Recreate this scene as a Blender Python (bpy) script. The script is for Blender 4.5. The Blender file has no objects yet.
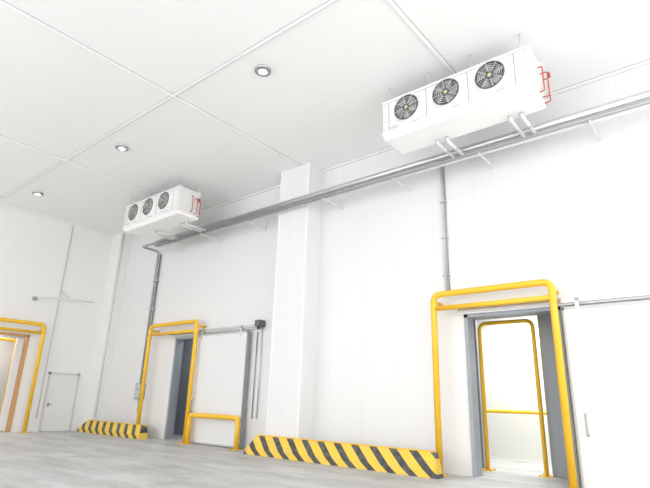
import bpy, bmesh, math
from mathutils import Vector, Matrix
SC=bpy.context.scene
# ---------------------------------------------------------------- materials
def mat(name,col,rough=0.5,metal=0.0,noise=0.0,nscale=6.0,emit=None,es=0):
    m=bpy.data.materials.new(name); m.use_nodes=True
    nt=m.node_tree; b=nt.nodes["Principled BSDF"]
    b.inputs["Base Color"].default_value=(*col,1); b.inputs["Roughness"].default_value=rough
    b.inputs["Metallic"].default_value=metal
    if noise:
        tc=nt.nodes.new("ShaderNodeTexCoord"); n=nt.nodes.new("ShaderNodeTexNoise")
        n.inputs["Scale"].default_value=nscale; n.inputs["Detail"].default_value=4
        nt.links.new(tc.outputs["Object"],n.inputs["Vector"])
        r=nt.nodes.new("ShaderNodeValToRGB")
        r.color_ramp.elements[0].position=.3; r.color_ramp.elements[1].position=.7
        r.color_ramp.elements[0].color=(*[c*(1-noise) for c in col],1)
        r.color_ramp.elements[1].color=(*[min(1,c*(1+noise*.3)) for c in col],1)
        nt.links.new(n.outputs["Fac"],r.inputs["Fac"]); nt.links.new(r.outputs["Color"],b.inputs["Base Color"])
    if emit:
        b.inputs["Emission Color"].default_value=(*emit,1); b.inputs["Emission Strength"].default_value=es
    return m
def math_node(nt,op,a,b=None):
    n=nt.nodes.new("ShaderNodeMath"); n.operation=op
    for i,v in enumerate((a,b)):
        if v is None: continue
        if isinstance(v,(int,float)): n.inputs[i].default_value=v
        else: nt.links.new(v,n.inputs[i])
    return n.outputs[0]
def panel_mat(name,col,seam,period,axis,width=.006,rough=.35,off=0.0):
    m=mat(name,col,rough); nt=m.node_tree; b=nt.nodes["Principled BSDF"]
    tc=nt.nodes.new("ShaderNodeTexCoord"); sp=nt.nodes.new("ShaderNodeSeparateXYZ")
    nt.links.new(tc.outputs["Object"],sp.inputs[0])
    u=math_node(nt,"DIVIDE",math_node(nt,"ADD",sp.outputs[axis],100*period+off),period)
    f=math_node(nt,"FRACT",u); s=math_node(nt,"LESS_THAN",f,width/period*2)
    mx=nt.nodes.new("ShaderNodeMix"); mx.data_type='RGBA'
    n=nt.nodes.new("ShaderNodeTexNoise"); n.inputs["Scale"].default_value=.35
    nt.links.new(tc.outputs["Object"],n.inputs["Vector"])
    r=nt.nodes.new("ShaderNodeValToRGB"); r.color_ramp.elements[0].color=(*[c*.965 for c in col],1); r.color_ramp.elements[1].color=(*col,1)
    nt.links.new(n.outputs["Fac"],r.inputs["Fac"])
    nt.links.new(s,mx.inputs[0]); nt.links.new(r.outputs["Color"],mx.inputs[6]); mx.inputs[7].default_value=(*seam,1)
    nt.links.new(mx.outputs[2],b.inputs["Base Color"])
    return m
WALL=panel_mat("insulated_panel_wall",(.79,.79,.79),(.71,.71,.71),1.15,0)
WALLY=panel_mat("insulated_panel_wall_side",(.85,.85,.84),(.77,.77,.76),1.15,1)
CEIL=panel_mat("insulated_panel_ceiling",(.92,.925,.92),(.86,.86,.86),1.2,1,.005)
TRIM=mat("white_trim",(.95,.95,.95),.4)
WTRIM=mat("wall_trim",(.84,.84,.84),.4)
SEAL=mat("seam_sealant",(.55,.56,.56),.6)
WHITE=mat("white_enamel",(.80,.80,.79),.35,noise=.02,nscale=2)
WSIDE=mat("white_enamel_side",(.78,.78,.77),.4)
DOORW=mat("door_leaf_white",(.78,.785,.79),.4,noise=.02,nscale=1)
GREY=mat("grey_metal",(.36,.37,.38),.45,.5)
ROD=mat("hanger_zinc",(.66,.66,.66),.4,.3)
DGREY=mat("dark_grey",(.12,.13,.14),.5)
BLUEG=mat("blue_grey_jamb",(.34,.37,.41),.5,noise=.05,nscale=2)
BLACK=mat("black_plastic",(.03,.03,.033),.5)
FANBG=mat("fan_inner_grey",(.34,.35,.35),.6)
BLADE=mat("fan_blade_dark",(.07,.075,.08),.4,.2)
WIRE=mat("fan_guard_wire",(.62,.63,.62),.35,.4)
YG=mat("hub_label",(.62,.62,.25),.5)
YEL=mat("safety_yellow",(.90,.53,.03),.4,noise=.05,nscale=3)
ORANGE=mat("orange_post",(.60,.32,.13),.5)
ALU=mat("aluminium_cladding",(.62,.62,.63),.3,.8,noise=.08,nscale=5)
COP=mat("red_pipe",(.50,.10,.06),.45,.1)
BEIGE=mat("corridor_beige",(.74,.74,.69),.5,noise=.03,nscale=1)
BROWN=mat("room_warm_grey",(.54,.52,.50),.6,noise=.12,nscale=1)
LAMP=mat("lamp_lens",(1,1,1),.3,emit=(1,1,1),es=6)
# concrete floor: pale, matte, trowel streaks, scuffs and a few darker stains
FL=mat("concrete_floor",(.5,.5,.5),.5); nt=FL.node_tree; b=nt.nodes["Principled BSDF"]
tc=nt.nodes.new("ShaderNodeTexCoord"); mp=nt.nodes.new("ShaderNodeMapping"); mp.inputs["Scale"].default_value=(.3,1,1)
nt.links.new(tc.outputs["Object"],mp.inputs[0])
n1=nt.nodes.new("ShaderNodeTexNoise"); n1.inputs["Scale"].default_value=1.5; n1.inputs["Detail"].default_value=9; n1.inputs["Roughness"].default_value=.7
nt.links.new(mp.outputs[0],n1.inputs["Vector"])
r1=nt.nodes.new("ShaderNodeValToRGB"); e=r1.color_ramp.elements
e[0].position=.34;e[0].color=(.40,.40,.395,1);e[1].position=.64;e[1].color=(.62,.62,.62,1)
nt.links.new(n1.outputs["Fac"],r1.inputs["Fac"])
n2=nt.nodes.new("ShaderNodeTexNoise"); n2.inputs["Scale"].default_value=1.0; n2.inputs["Detail"].default_value=6; n2.inputs["Roughness"].default_value=.65
nt.links.new(tc.outputs["Object"],n2.inputs["Vector"])
r3=nt.nodes.new("ShaderNodeValToRGB"); r3.color_ramp.elements[0].position=.60; r3.color_ramp.elements[0].color=(1,1,1,1); r3.color_ramp.elements[1].position=.70; r3.color_ramp.elements[1].color=(.68,.67,.65,1)
nt.links.new(n2.outputs["Fac"],r3.inputs["Fac"])
ml=nt.nodes.new("ShaderNodeMix"); ml.data_type='RGBA'; ml.blend_type='MULTIPLY'; ml.inputs[0].default_value=1
nt.links.new(r1.outputs["Color"],ml.inputs[6]); nt.links.new(r3.outputs["Color"],ml.inputs[7]); nt.links.new(ml.outputs[2],b.inputs["Base Color"])
b.inputs["Specular IOR Level"].default_value=.4
# hazard stripes, slightly worn
HZ=mat("hazard_stripes",(1,1,0),.5); nt=HZ.node_tree; b=nt.nodes["Principled BSDF"]
tc=nt.nodes.new("ShaderNodeTexCoord"); sp=nt.nodes.new("ShaderNodeSeparateXYZ"); nt.links.new(tc.outputs["Object"],sp.inputs[0])
u=math_node(nt,"ADD",sp.outputs[0],math_node(nt,"MULTIPLY",sp.outputs[2],1.3))
u=math_node(nt,"FRACT",math_node(nt,"DIVIDE",math_node(nt,"ADD",u,100.0),.54))
s=math_node(nt,"LESS_THAN",u,.42)
nn=nt.nodes.new("ShaderNodeTexNoise"); nn.inputs["Scale"].default_value=7; nn.inputs["Detail"].default_value=6; nt.links.new(tc.outputs["Object"],nn.inputs["Vector"])
rb=nt.nodes.new("ShaderNodeValToRGB"); rb.color_ramp.elements[0].position=.4; rb.color_ramp.elements[0].color=(.055,.055,.06,1); rb.color_ramp.elements[1].position=.75; rb.color_ramp.elements[1].color=(.15,.145,.13,1)
ry=nt.nodes.new("ShaderNodeValToRGB"); ry.color_ramp.elements[0].position=.4; ry.color_ramp.elements[0].color=(.86,.58,.05,1); ry.color_ramp.elements[1].position=.75; ry.color_ramp.elements[1].color=(.72,.53,.14,1)
nt.links.new(nn.outputs["Fac"],rb.inputs["Fac"]); nt.links.new(nn.outputs["Fac"],ry.inputs["Fac"])
mx=nt.nodes.new("ShaderNodeMix"); mx.data_type='RGBA'; nt.links.new(s,mx.inputs[0])
nt.links.new(ry.outputs["Color"],mx.inputs[6]); nt.links.new(rb.outputs["Color"],mx.inputs[7])
nt.links.new(mx.outputs[2],b.inputs["Base Color"])
# ---------------------------------------------------------------- builder
class B:
    def __init__(s,name): s.n=name; s.bm=bmesh.new(); s.m=[]
    def mi(s,m):
        if m not in s.m: s.m.append(m)
        return s.m.index(m)
    def box(s,lo,hi,m,bev=0):
        lo=[min(a,b) for a,b in zip(lo,hi)],[max(a,b) for a,b in zip(lo,hi)]; lo,hi=lo
        vs=[s.bm.verts.new((x,y,z)) for x in (lo[0],hi[0]) for y in (lo[1],hi[1]) for z in (lo[2],hi[2])]
        fs=[]
        for f in ((0,1,3,2),(4,6,7,5),(0,4,5,1),(2,3,7,6),(0,2,6,4),(1,5,7,3)):
            q=s.bm.faces.new([vs[i] for i in f]); q.material_index=s.mi(m); fs.append(q)
        if bev:
            ed={e for f in fs for e in f.edges}
            r=bmesh.ops.bevel(s.bm,geom=list(ed),offset=bev,segments=2,affect='EDGES',profile=.5)
            for f in r['faces']: f.material_index=s.mi(m)
        return s
    def prism(s,prof,x0,x1,m,e0=0,e1=0,zt=.5):
        k=len(prof)
        a=[s.bm.verts.new((x0+e0*z/zt,y,z)) for y,z in prof]; c=[s.bm.verts.new((x1-e1*z/zt,y,z)) for y,z in prof]
        mi=s.mi(m)
        for i in range(k):
            f=s.bm.faces.new((a[i],a[(i+1)%k],c[(i+1)%k],c[i])); f.material_index=mi
        f=s.bm.faces.new(a[::-1]); f.material_index=mi
        f=s.bm.faces.new(c); f.material_index=mi
        return s
    def tube(s,pts,r,m,fil=0,seg=14,cap=True,closed=False):
        P=[Vector(p) for p in pts]
        if fil and not closed:
            Q=[P[0]]
            for i in range(1,len(P)-1):
                a=(P[i-1]-P[i]).normalized(); c=(P[i+1]-P[i]).normalized()
                A=P[i]+a*fil; C=P[i]+c*fil
                for k in range(7):
                    t=k/6; Q.append((A*(1-t)**2)+P[i]*2*t*(1-t)+C*t*t)
            Q.append(P[-1]); P=Q
        n=len(P); rings=[]; up=None
        for i in range(n):
            if closed: d=(P[(i+1)%n]-P[i-1]).normalized()
            else: d=((P[min(i+1,n-1)]-P[i]).normalized()+(P[i]-P[max(i-1,0)]).normalized()).normalized()
            if up is None: up=Vector((0,0,1)) if abs(d.z)<.9 else Vector((1,0,0))
            up=(up-d*up.dot(d)).normalized(); w=d.cross(up)
            rings.append([s.bm.verts.new(P[i]+(up*math.cos(q)+w*math.sin(q))*r) for q in [2*math.pi*k/seg for k in range(seg)]])
        mi=s.mi(m)
        for i in range(n if closed else n-1):
            a,c=rings[i],rings[(i+1)%n]
            for k in range(seg):
                f=s.bm.faces.new((a[k],a[(k+1)%seg],c[(k+1)%seg],c[k])); f.material_index=mi; f.smooth=True
        if cap and not closed:
            for q in (rings[0][::-1],rings[-1]):
                f=s.bm.faces.new(q); f.material_index=mi
        return s
    def circ(s,c,R,r,m,ax=1,n=40,seg=8):
        pts=[]
        for k in range(n):
            q=2*math.pi*k/n; v=[0,0,0]; a,b_=[i for i in range(3) if i!=ax]
            v[a]=R*math.cos(q); v[b_]=R*math.sin(q); pts.append(Vector(c)+Vector(v))
        return s.tube(pts,r,m,closed=True,seg=seg)
    def quad(s,pts,m):
        f=s.bm.faces.new([s.bm.verts.new(p) for p in pts]); f.material_index=s.mi(m); return s
    def done(s,parent=None):
        bmesh.ops.recalc_face_normals(s.bm,faces=s.bm.faces)
        me=bpy.data.meshes.new(s.n); s.bm.to_mesh(me); s.bm.free()
        for m in s.m: me.materials.append(m)
        o=bpy.data.objects.new(s.n,me); SC.collection.objects.link(o)
        if parent: o.parent=parent
        return o
def empty(name):
    o=bpy.data.objects.new(name,None); SC.collection.objects.link(o); o.empty_display_size=.2; return o
# ---------------------------------------------------------------- room
W=11.4; CZ=8.75; XL=-22.2; XR=4.5; YB=-8
B("floor").box((XL-3,-8,-.2),(XR,17.0,0),FL).done()
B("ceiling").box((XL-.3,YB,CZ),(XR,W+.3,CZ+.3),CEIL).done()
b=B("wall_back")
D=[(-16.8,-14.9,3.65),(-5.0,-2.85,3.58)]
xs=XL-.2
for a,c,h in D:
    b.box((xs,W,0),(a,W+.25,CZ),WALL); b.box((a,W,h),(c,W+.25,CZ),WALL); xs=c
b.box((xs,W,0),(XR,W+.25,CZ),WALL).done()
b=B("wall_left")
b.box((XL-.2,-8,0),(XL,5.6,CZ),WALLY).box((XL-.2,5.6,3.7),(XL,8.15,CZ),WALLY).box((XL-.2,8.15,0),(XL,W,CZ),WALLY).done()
b=B("column"); b.box((-10.85,10.7,0),(-9.65,W,CZ),WALL)
for x_ in (-10.85,-9.65): b.box((x_-.03,10.685,0),(x_+.03,10.73,CZ),WTRIM)
b.done()
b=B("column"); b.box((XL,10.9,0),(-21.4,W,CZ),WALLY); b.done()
b=B("trim_1")
for x_ in (-4.0,-10.0,-16.0,2.0):
    b.box((x_-.035,YB,CZ-.03),(x_+.035,W,CZ),TRIM); b.box((x_+.035,YB,CZ-.012),(x_+.065,W,CZ),SEAL); b.box((x_-.05,YB,CZ-.012),(x_-.035,W,CZ),SEAL)
b.done()
b=B("trim_2")
for y_ in (5.85,-.5):
    b.box((XL,y_-.03,CZ-.026),(XR,y_+.03,CZ),TRIM); b.box((XL,y_-.055,CZ-.012),(XR,y_-.03,CZ),SEAL); b.box((XL,y_+.03,CZ-.012),(XR,y_+.055,CZ),SEAL)
b.done()
b=B("trim_3"); b.box((XL,W-.07,CZ-.07),(XR,W,CZ),WTRIM).box((XL,W-.09,CZ-.008),(XR,W-.07,CZ),SEAL)
b.box((XL,YB,CZ-.07),(XL+.07,W,CZ),WTRIM); b.done()
# ---------------------------------------------------------------- rooms behind the doors
b=B("wall_vestibule")
b.box((-7.2,W+.25,0),(-7.0,16.3,5),BLUEG).box((-2.5,W+.25,0),(-2.3,13,5),BLUEG)
b.box((-7.0,13,0),(-5.42,13.12,4.4),BLUEG).box((-3.8,13,0),(-2.5,13.12,4.4),BLUEG).box((-5.42,13,3.72),(-3.8,13.12,4.4),BLUEG)
b.box((-9,16.1,0),(-1,16.3,5),BEIGE).box((-1.2,13.12,0),(-1,16.3,5),BEIGE).box((-7.2,W+.25,4.4),(-1,16.3,4.6),BEIGE)
b.done()
b=B("wall_lobby")
b.box((-19.5,13.2,0),(-14,13.4,4.6),BLUEG).box((-19.6,W+.25,0),(-19.4,13.4,4.6),BLUEG).box((-14.2,W+.25,0),(-14,13.4,4.6),BLUEG).box((-19.6,W+.25,4.4),(-14,13.4,4.6),BLUEG)
b.done()
b=B("wall_side_room")
b.box((-25.2,4,0),(-25,9.5,4.4),BROWN).box((-25.2,9.4,0),(XL-.2,9.6,4.4),BROWN).box((-25.2,3.9,0),(XL-.2,4.1,4.4),BROWN).box((-25.2,4,4.3),(XL-.2,9.5,4.5),BROWN)
b.done()
# ---------------------------------------------------------------- doors
def liner(name,a,c,h):
    b=B(name); t=.07
    b.box((a-.02,W-.03,0),(a+t,W+.3,h),BLUEG).box((c-t,W-.03,0),(c+.02,W+.3,h),BLUEG).box((a-.02,W-.03,h-t),(c+.02,W+.3,h+.02),BLUEG)
    return b
liner("door_1",-16.8,-14.9,3.65).done()
liner("door_2",-5.0,-2.85,3.58).done()
b=B("door_3"); t=.07
b.box((XL-.24,5.6,0),(XL+.03,5.6+t,3.7),ORANGE).box((XL-.24,8.15-t,0),(XL+.03,8.15,3.7),ORANGE).box((XL-.24,5.6,3.62),(XL+.03,8.15,3.7),ORANGE)
b.box((XL-.3,7.80,.05),(XL-.22,8.05,3.55),DOORW)
b.done()
def slider(name,x0,x1,h,r0,r1):
    b=B(name)
    b.box((x0,W-.22,.03),(x1,W-.08,h),DOORW,.012)
    for q in ((x0,x0+.04),(x1-.04,x1)): b.box((q[0],W-.228,.05),(q[1],W-.065,h+.01),SEAL)
    b.box((x1,W-.2,.05),(x1+.03,W-.09,h),GREY)
    b.box((x0,W-.228,h-.04),(x1,W-.068,h+.02),SEAL).box((x0,W-.226,.02),(x1,W-.068,.07),SEAL)
    b.box((r0,W-.2,h+.12),(r1,W-.1,h+.22),ALU).box((r0,W-.12,h+.08),(r1,W,h+.26),WHITE)
    for f in (.12,.88):
        xx=x0+(x1-x0)*f; b.box((xx-.04,W-.24,h-.15),(xx+.04,W-.21,h+.2),ROD); b.tube([(xx,W-.25,h+.17),(xx,W-.15,h+.17)],.045,GREY)
    xx=x0+.22; b.tube([(xx,W-.22,1.0),(xx,W-.30,1.0),(xx,W-.30,1.4),(xx,W-.22,1.4)],.015,GREY,.04)
    b.done()
slider("sliding_door",-15.25,-12.5,3.62,-17.0,-12.15)
slider("sliding_door",-2.75,-.2,3.5,-5.1,.4)
b=B("door_motor_box"); b.box((-12.12,W-.3,3.74),(-11.9,W-.001,3.96),DGREY,.02).box((-12.03,W-.26,3.66),(-11.95,W-.2,3.74),BLACK).tube([(-12.0,W-.05,3.75),(-12.0,W-.05,.9)],.02,ROD).tube([(-12.22,W-.04,3.6),(-12.22,W-.04,.9)],.018,GREY).done()
b=B("door_4"); X=XL
for lo,hi in (((X,9.16,0),(X+.05,9.24,2.3)),((X,10.36,0),(X+.05,10.44,2.3)),((X,9.16,2.22),(X+.05,10.44,2.3))): b.box(lo,hi,ROD)
b.box((X,9.24,.02),(X+.03,10.36,2.22),DOORW); b.tube([(X+.03,9.35,1.02),(X+.08,9.35,1.02),(X+.08,9.48,1.02)],.012,DGREY,.02); b.box((X,9.31,.95),(X+.035,9.39,1.1),GREY).done()
# ---------------------------------------------------------------- yellow guard frames
def frame(name,x0,x1,y,h,r=.075,gap=.34,axis='x',stub=True):
    T=(lambda u,v,z:(u,v,z)) if axis=='x' else (lambda u,v,z:(v,u,z))
    b=B(name)
    b.tube([T(x0,y,.01),T(x0,y,h),T(x1,y,h),T(x1,y,.01)],r,YEL,.2,18)
    if gap: b.tube([T(x0,y,h-gap),T(x1,y,h-gap)],r*.8,YEL)
    d=(W if axis=='x' else XL)
    for u in (x0,x1):
        if stub: b.tube([T(u,y,h-gap*.5),T(u,d,h-gap*.5)],r*.55,YEL)
        lo=T(u-.15,y-.15,0); hi=T(u+.15,y+.15,.02); b.box(lo,hi,YEL)
        for du in (-.11,.11):
            for dv in (-.11,.11):
                p=T(u+du,y+dv,.02); b.tube([p,(p[0],p[1],.045)],.015,GREY,seg=6)
    b.done()
frame("door_guard_frame",-5.62,-2.86,11.0,4.06)
frame("door_guard_frame",-18.05,-15.05,11.0,4.13)
frame("door_guard_frame",5.2,8.5,-21.8,4.13,axis='y')
frame("door_guard_frame",-5.24,-3.87,12.8,3.56,.05,0,stub=False)
frame("door_guard_frame",5.6,8.0,-23.0,3.5,.06,0,axis='y',stub=False)
b=B("low_guard_rail"); b.tube([(-14.85,10.95,.01),(-14.85,10.95,.91),(-12.38,10.95,.91),(-12.38,10.95,.01)],.075,YEL,.16,18)
for xx in (-14.85,-12.38): b.box((xx-.14,10.81,0),(xx+.14,11.09,.02),YEL)
b.done()
b=B("low_guard_rail"); b.tube([(-6.5,15.2,.01),(-6.5,15.2,1.35),(-4.0,15.2,1.35),(-4.0,15.2,.01)],.05,YEL,.12,14).done()
# ---------------------------------------------------------------- striped kerbs
def kerb(name,x0,x1,y0,y1,h=.5,e1=.12):
    b=B(name)
    b.prism([(y0,0),(y0,.16),(y1-.1,h),(y1,h),(y1,0)],x0,x1,HZ,.3,e1,h)
    b.box((x0+.31,y1-.11,h),(x1-e1-.01,y1+.0,h+.02),YEL); b.done()
kerb("striped_kerb_guard",-11.4,-5.36,10.36,10.66,.50)
kerb("striped_kerb_guard",-21.75,-17.05,10.5,10.85,.45)
# ---------------------------------------------------------------- unit coolers
def cooler(x0):
    root=empty("unit_cooler")
    x1=x0+3.39; y0=8.8; y1=9.7; z0=7.38; z1=8.35
    b=B("casing")
    b.box((x0,y0,z0+.16),(x1,y1,z1),WHITE,.01)
    b.box((x0-.015,y0-.012,z1-.05),(x1+.015,y1+.01,z1+.012),WHITE).box((x0-.012,y0-.015,z0+.1),(x1+.012,y1,z0+.17),WHITE)
    for f in ([(x0,y0,z0+.1),(x1,y0,z0+.1),(x1,y0+.1,z0),(x0,y0+.1,z0)],[(x0,y0+.1,z0),(x1,y0+.1,z0),(x1,y1,z0),(x0,y1,z0)],[(x0,y1,z0),(x1,y1,z0),(x1,y1,z0+.1),(x0,y1,z0+.1)],[(x0,y0,z0+.1),(x0,y0+.1,z0),(x0,y1,z0),(x0,y1,z0+.1)],[(x1,y0,z0+.1),(x1,y0+.1,z0),(x1,y1,z0),(x1,y1,z0+.1)]): b.quad(f,TRIM)
    b.box((x1,y0+.03,z0+.2),(x1+.012,y1-.03,z1-.06),WSIDE).box((x0-.012,y0+.03,z0+.2),(x0,y1-.03,z1-.06),WSIDE)
    for k in range(4):
        xx=x0+.17+.98*k; b.box((xx-.008,y0-.004,z0+.18),(xx+.008,y0+.002,z1-.05),GREY)
    b.box((x0,y0-.017,z0+.168),(x1,y0-.002,z0+.18),SEAL).box((x0,y0-.016,z1-.06),(x1,y0-.002,z1-.05),SEAL)
    b.box((x0+.2,y0-.006,z0+.2),(x0+.42,y0,z0+.26),SEAL)
    for xx in (x0+.05,x1-.05):
        for k in range(4): b.tube([(xx,y0-.01,z0+.25+.2*k),(xx,y0+.01,z0+.25+.2*k)],.012,GREY,seg=6)
    for k in range(60):
        xx=x0+.1+k*(3.19/59); b.box((xx-.008,y1,z0+.22),(xx+.008,y1+.03,z1-.08),ALU)
    b.done(root)
    for k in range(3):
        cx=x0+.66+.98*k; cz=7.98; y=y0
        b=B("fan_%d"%(k+1)); R=.30
        N=48
        for Ra,Rb,ya,yb,m in ((R+.07,R+.03,y-.002,y-.05,WHITE),(R+.03,R,y-.05,y-.045,WHITE),(R,R-.02,y-.045,y-.006,BLACK),(R-.02,.0001,y-.006,y-.005,FANBG)):
            A=[b.bm.verts.new((cx+Ra*math.cos(2*math.pi*i/N),ya,cz+Ra*math.sin(2*math.pi*i/N))) for i in range(N)]
            C=[b.bm.verts.new((cx+Rb*math.cos(2*math.pi*i/N),yb,cz+Rb*math.sin(2*math.pi*i/N))) for i in range(N)]
            mi=b.mi(m)
            for i in range(N):
                f=b.bm.faces.new((A[i],A[(i+1)%N],C[(i+1)%N],C[i])); f.material_index=mi; f.smooth=True
        b.circ((cx,y-.05,cz),R,.015,DGREY)
        for i in range(5):
            a0=2*math.pi*i/5+k*.4; mi=b.mi(BLADE); rows=[]
            for j in range(5):
                rr=.07+(R-.035-.07)*j/4; w=.20+.10*(j/4); sw=.35*(j/4)
                rows.append([b.bm.verts.new((cx+rr*math.cos(a0+sw+w*s_),y-.02+.012*s_-.006,cz+rr*math.sin(a0+sw+w*s_))) for s_ in (-1,0,1)])
            for j in range(4):
                for q in range(2):
                    f=b.bm.faces.new((rows[j][q],rows[j][q+1],rows[j+1][q+1],rows[j+1][q])); f.material_index=mi; f.smooth=True
        b.tube([(cx,y-.005,cz),(cx,y-.05,cz)],.075,DGREY,seg=20)
        b.tube([(cx,y-.05,cz),(cx,y-.056,cz)],.04,YG,seg=16)
        for rr in (.12,.165,.21,.255): b.circ((cx,y-.06,cz),rr,.006,WIRE,n=32,seg=5)
        for i in range(4):
            a=math.pi*i/4+.2; p=Vector((math.cos(a),0,math.sin(a)))
            c0=Vector((cx,y-.065,cz)); b.tube([c0-p*R,c0-p*.08],.009,WIRE,seg=5); b.tube([c0+p*.08,c0+p*R],.009,WIRE,seg=5)
        b.box((cx+.1,y-.012,cz-.44),(cx+.26,y,cz-.385),SEAL)
        b.done(root)
    b=B("hangers")
    for xx in (x0+.15,x0+1.2,x1-1.2,x1-.15):
        for yy in (y0+.08,y1-.08):
            b.tube([(xx,yy,z1),(xx,yy,CZ-.002)],.011,ROD,seg=8); b.box((xx-.04,yy-.04,CZ-.01),(xx+.04,yy+.04,CZ-.001),WHITE)
    for yy in (y0+.08,y1-.08): b.box((x0-.05,yy-.03,z1+.012),(x1+.05,yy+.03,z1+.06),WSIDE)
    b.done(root)
    b=B("refrigerant_lines")
    for k,(dx,dy) in enumerate(((.10,.55),(.15,.70),(.12,.85))):
        b.tube([(x1,y0+dy,z1-.2-.06*k),(x1+dx,y0+dy,z1-.2-.06*k),(x1+dx,y0+dy,z0+.2-.05*k),(x1,y0+dy,z0+.2-.05*k)],.014,COP,.04,8)
    b.box((x1+.012,y0+.62,z0+.35),(x1+.07,y0+.74,z0+.5),WHITE); b.box((x1+.14,y0+.72,z0+.6),(x1+.19,y0+.78,z0+.70),COP)
    b.done(root)
    b=B("drain_lines")
    for f in (.30,.37,.80,.87):
        xx=x0+3.39*f
        b.tube([(xx,y1-.15,z0+.02),(xx,y1-.15,z0-.10),(xx,10.38,z0-.10)],.04,WSIDE,.08,12)
        b.tube([(xx,y1-.15,z0-.02),(xx,y1-.15,z0-.06)],.055,ALU,seg=14)
        b.tube([(xx,10.0,z0-.10),(xx,10.04,z0-.10)],.055,ALU,seg=14)
    b.done(root)
cooler(-5.64); cooler(-17.25)
# ---------------------------------------------------------------- pipe run
b=B("insulated_pipe_run")
b.tube([(-17.6,10.5,7.44),(XR,10.5,7.44)],.095,ALU,seg=20)
b.tube([(-17.6,10.44,7.27),(XR,10.44,7.27)],.045,GREY,seg=16)
b.tube([(-17.6,10.62,7.30),(XR,10.62,7.30)],.05,WHITE,seg=16)
xx=-17.2
while xx<XR:
    b.circ((xx,10.5,7.44),.098,.007,ROD,ax=0,n=20,seg=5); xx+=1.0
for xx in (-17,-14.6,-12.2,-8.8,-6.4,-4.0,-1.6,.8,3.2):
    b.box((xx-.02,10.40,7.19),(xx+.02,W-.001,7.22),WALL).box((xx-.02,W-.02,7.05),(xx+.02,W-.001,7.5),WALL)
b.done()
b=B("refrigerant_downpipe"); b.tube([(-17.6,10.5,7.44),(-18.7,10.5,7.44),(-18.7,W-.12,7.44),(-18.7,W-.12,1.97)],.05,GREY,.15); 
b.tube([(-18.59,W-.06,7.3),(-18.59,W-.06,1.97)],.025,DGREY)
for zz in (2.5,3.7,4.9,6.1): b.box((-18.8,W-.19,zz),(-18.5,W-.001,zz+.04),ALU)
b.done()
b=B("control_box"); b.box((-18.95,W-.2,1.35),(-18.5,W-.001,1.95),GREY,.015).box((-18.9,W-.215,1.4),(-18.55,W-.2,1.9),SEAL).box((-18.75,W-.23,1.7),(-18.7,W-.2,1.75),BLACK).tube([(-18.72,W-.08,1.35),(-18.72,W-.08,.6)],.03,GREY); b.box((-18.85,W-.12,.6),(-18.6,W-.001,.85),WHITE).done()
b=B("conduit"); b.tube([(-5.43,W-.05,7.95),(-5.43,W-.05,4.1)],.028,SEAL); b.tube([(-5.36,W-.03,7.95),(-5.36,W-.03,4.1)],.014,GREY)
for zz in (4.6,5.6,6.6): b.box((-5.5,W-.09,zz),(-5.32,W-.001,zz+.03),SEAL)
b.done()
b=B("conduit"); b.tube([(XL+.04,9.0,CZ-.08),(XL+.04,9.0,.5)],.016,SEAL).done()
b=B("conduit"); b.tube([(XL+.84,11.0,CZ-.08),(XL+.84,11.0,.6)],.016,SEAL).done()
b=B("switch_box"); b.box((-11.42,W-.07,1.38),(-11.25,W-.001,1.58),BLACK,.01).box((-11.38,W-.085,1.44),(-11.29,W-.07,1.52),GREY).done()
b=B("wall_bracket_lamp"); b.box((XL,7.95,5.1),(XL+.16,8.12,5.25),GREY,.02).tube([(XL+.1,8.05,5.22),(XL+.5,8.4,5.28),(XL+.5,10.3,5.34)],.025,WHITE,.1).box((XL+.42,8.5,5.25),(XL+.58,9.6,5.3),WHITE).tube([(XL,9.0,5.7),(XL+.5,9.3,5.3)],.012,SEAL).done()
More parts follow.
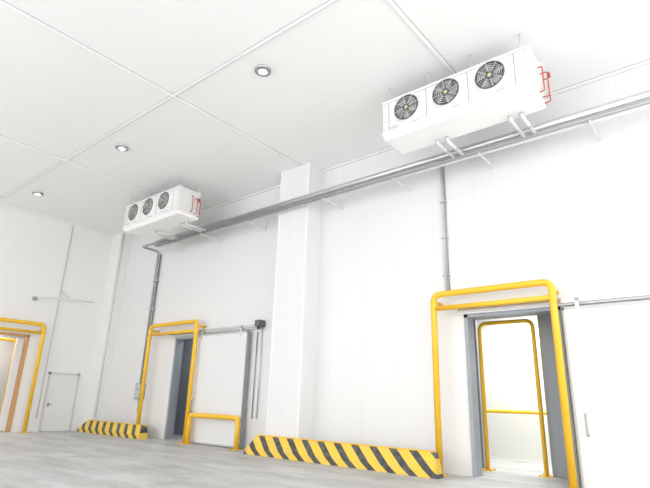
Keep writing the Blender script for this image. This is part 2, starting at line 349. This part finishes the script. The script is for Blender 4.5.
# ---------------------------------------------------------------- round ceiling lamps
for x_ in (-7.42,-13.6,-19.7,-1.3):
    b=B("ceiling_lamp"); y_=6.5
    b.tube([(x_,y_,CZ),(x_,y_,CZ-.05)],.19,ALU,seg=32).circ((x_,y_,CZ-.05),.175,.018,GREY,ax=2)
    b.tube([(x_,y_,CZ-.05),(x_,y_,CZ-.075)],.10,LAMP,seg=28); b.circ((x_,y_,CZ-.06),.11,.02,GREY,ax=2); b.done()
# ---------------------------------------------------------------- light
def area(name,loc,rot,sx,sy,e,col=(1,1,1)):
    l=bpy.data.lights.new(name,'AREA'); l.shape='RECTANGLE'; l.size=sx; l.size_y=sy; l.energy=e; l.color=col
    o=bpy.data.objects.new(name,l); SC.collection.objects.link(o); o.location=loc; o.rotation_euler=rot
area("vestibule_fill",(-4.5,14.6,4.35),(0,0,0),2.5,1.5,250,(1,.995,.97))  # unseen area light added to brighten the room behind door_2
area("lobby_fill",(-16.5,12.4,4.35),(0,0,0),2,.6,35)  # added weak fill inside the lobby, no fixture modelled
area("side_room_fill",(-23.7,7,4.2),(0,0,0),1.5,1.5,120,(1,.97,.94))  # unseen fill added so the side room interior reads
w=bpy.data.worlds.new("World"); SC.world=w; w.use_nodes=True
w.node_tree.nodes["Background"].inputs[0].default_value=(1,1,1,1); w.node_tree.nodes["Background"].inputs[1].default_value=2.9
SC.view_settings.view_transform='Standard'; SC.view_settings.exposure=0
# ---------------------------------------------------------------- camera
yaw,pit,rol=[math.radians(v) for v in (39.73,17.50,1.73)]
F=Vector((-math.sin(yaw)*math.cos(pit),math.cos(yaw)*math.cos(pit),math.sin(pit)))
R=Vector((math.cos(yaw),math.sin(yaw),0)); U=R.cross(F); c,s=math.cos(rol),math.sin(rol)
Rx=R*c+U*s; Up=U*c-R*s
M=Matrix((Rx,Up,-F)).transposed().to_4x4(); M.translation=(0,0,1.5)
cd=bpy.data.cameras.new("camera"); co=bpy.data.objects.new("camera",cd); SC.collection.objects.link(co); co.matrix_world=M
cd.sensor_width=36; cd.lens=497/650*36; cd.clip_end=200; SC.camera=co
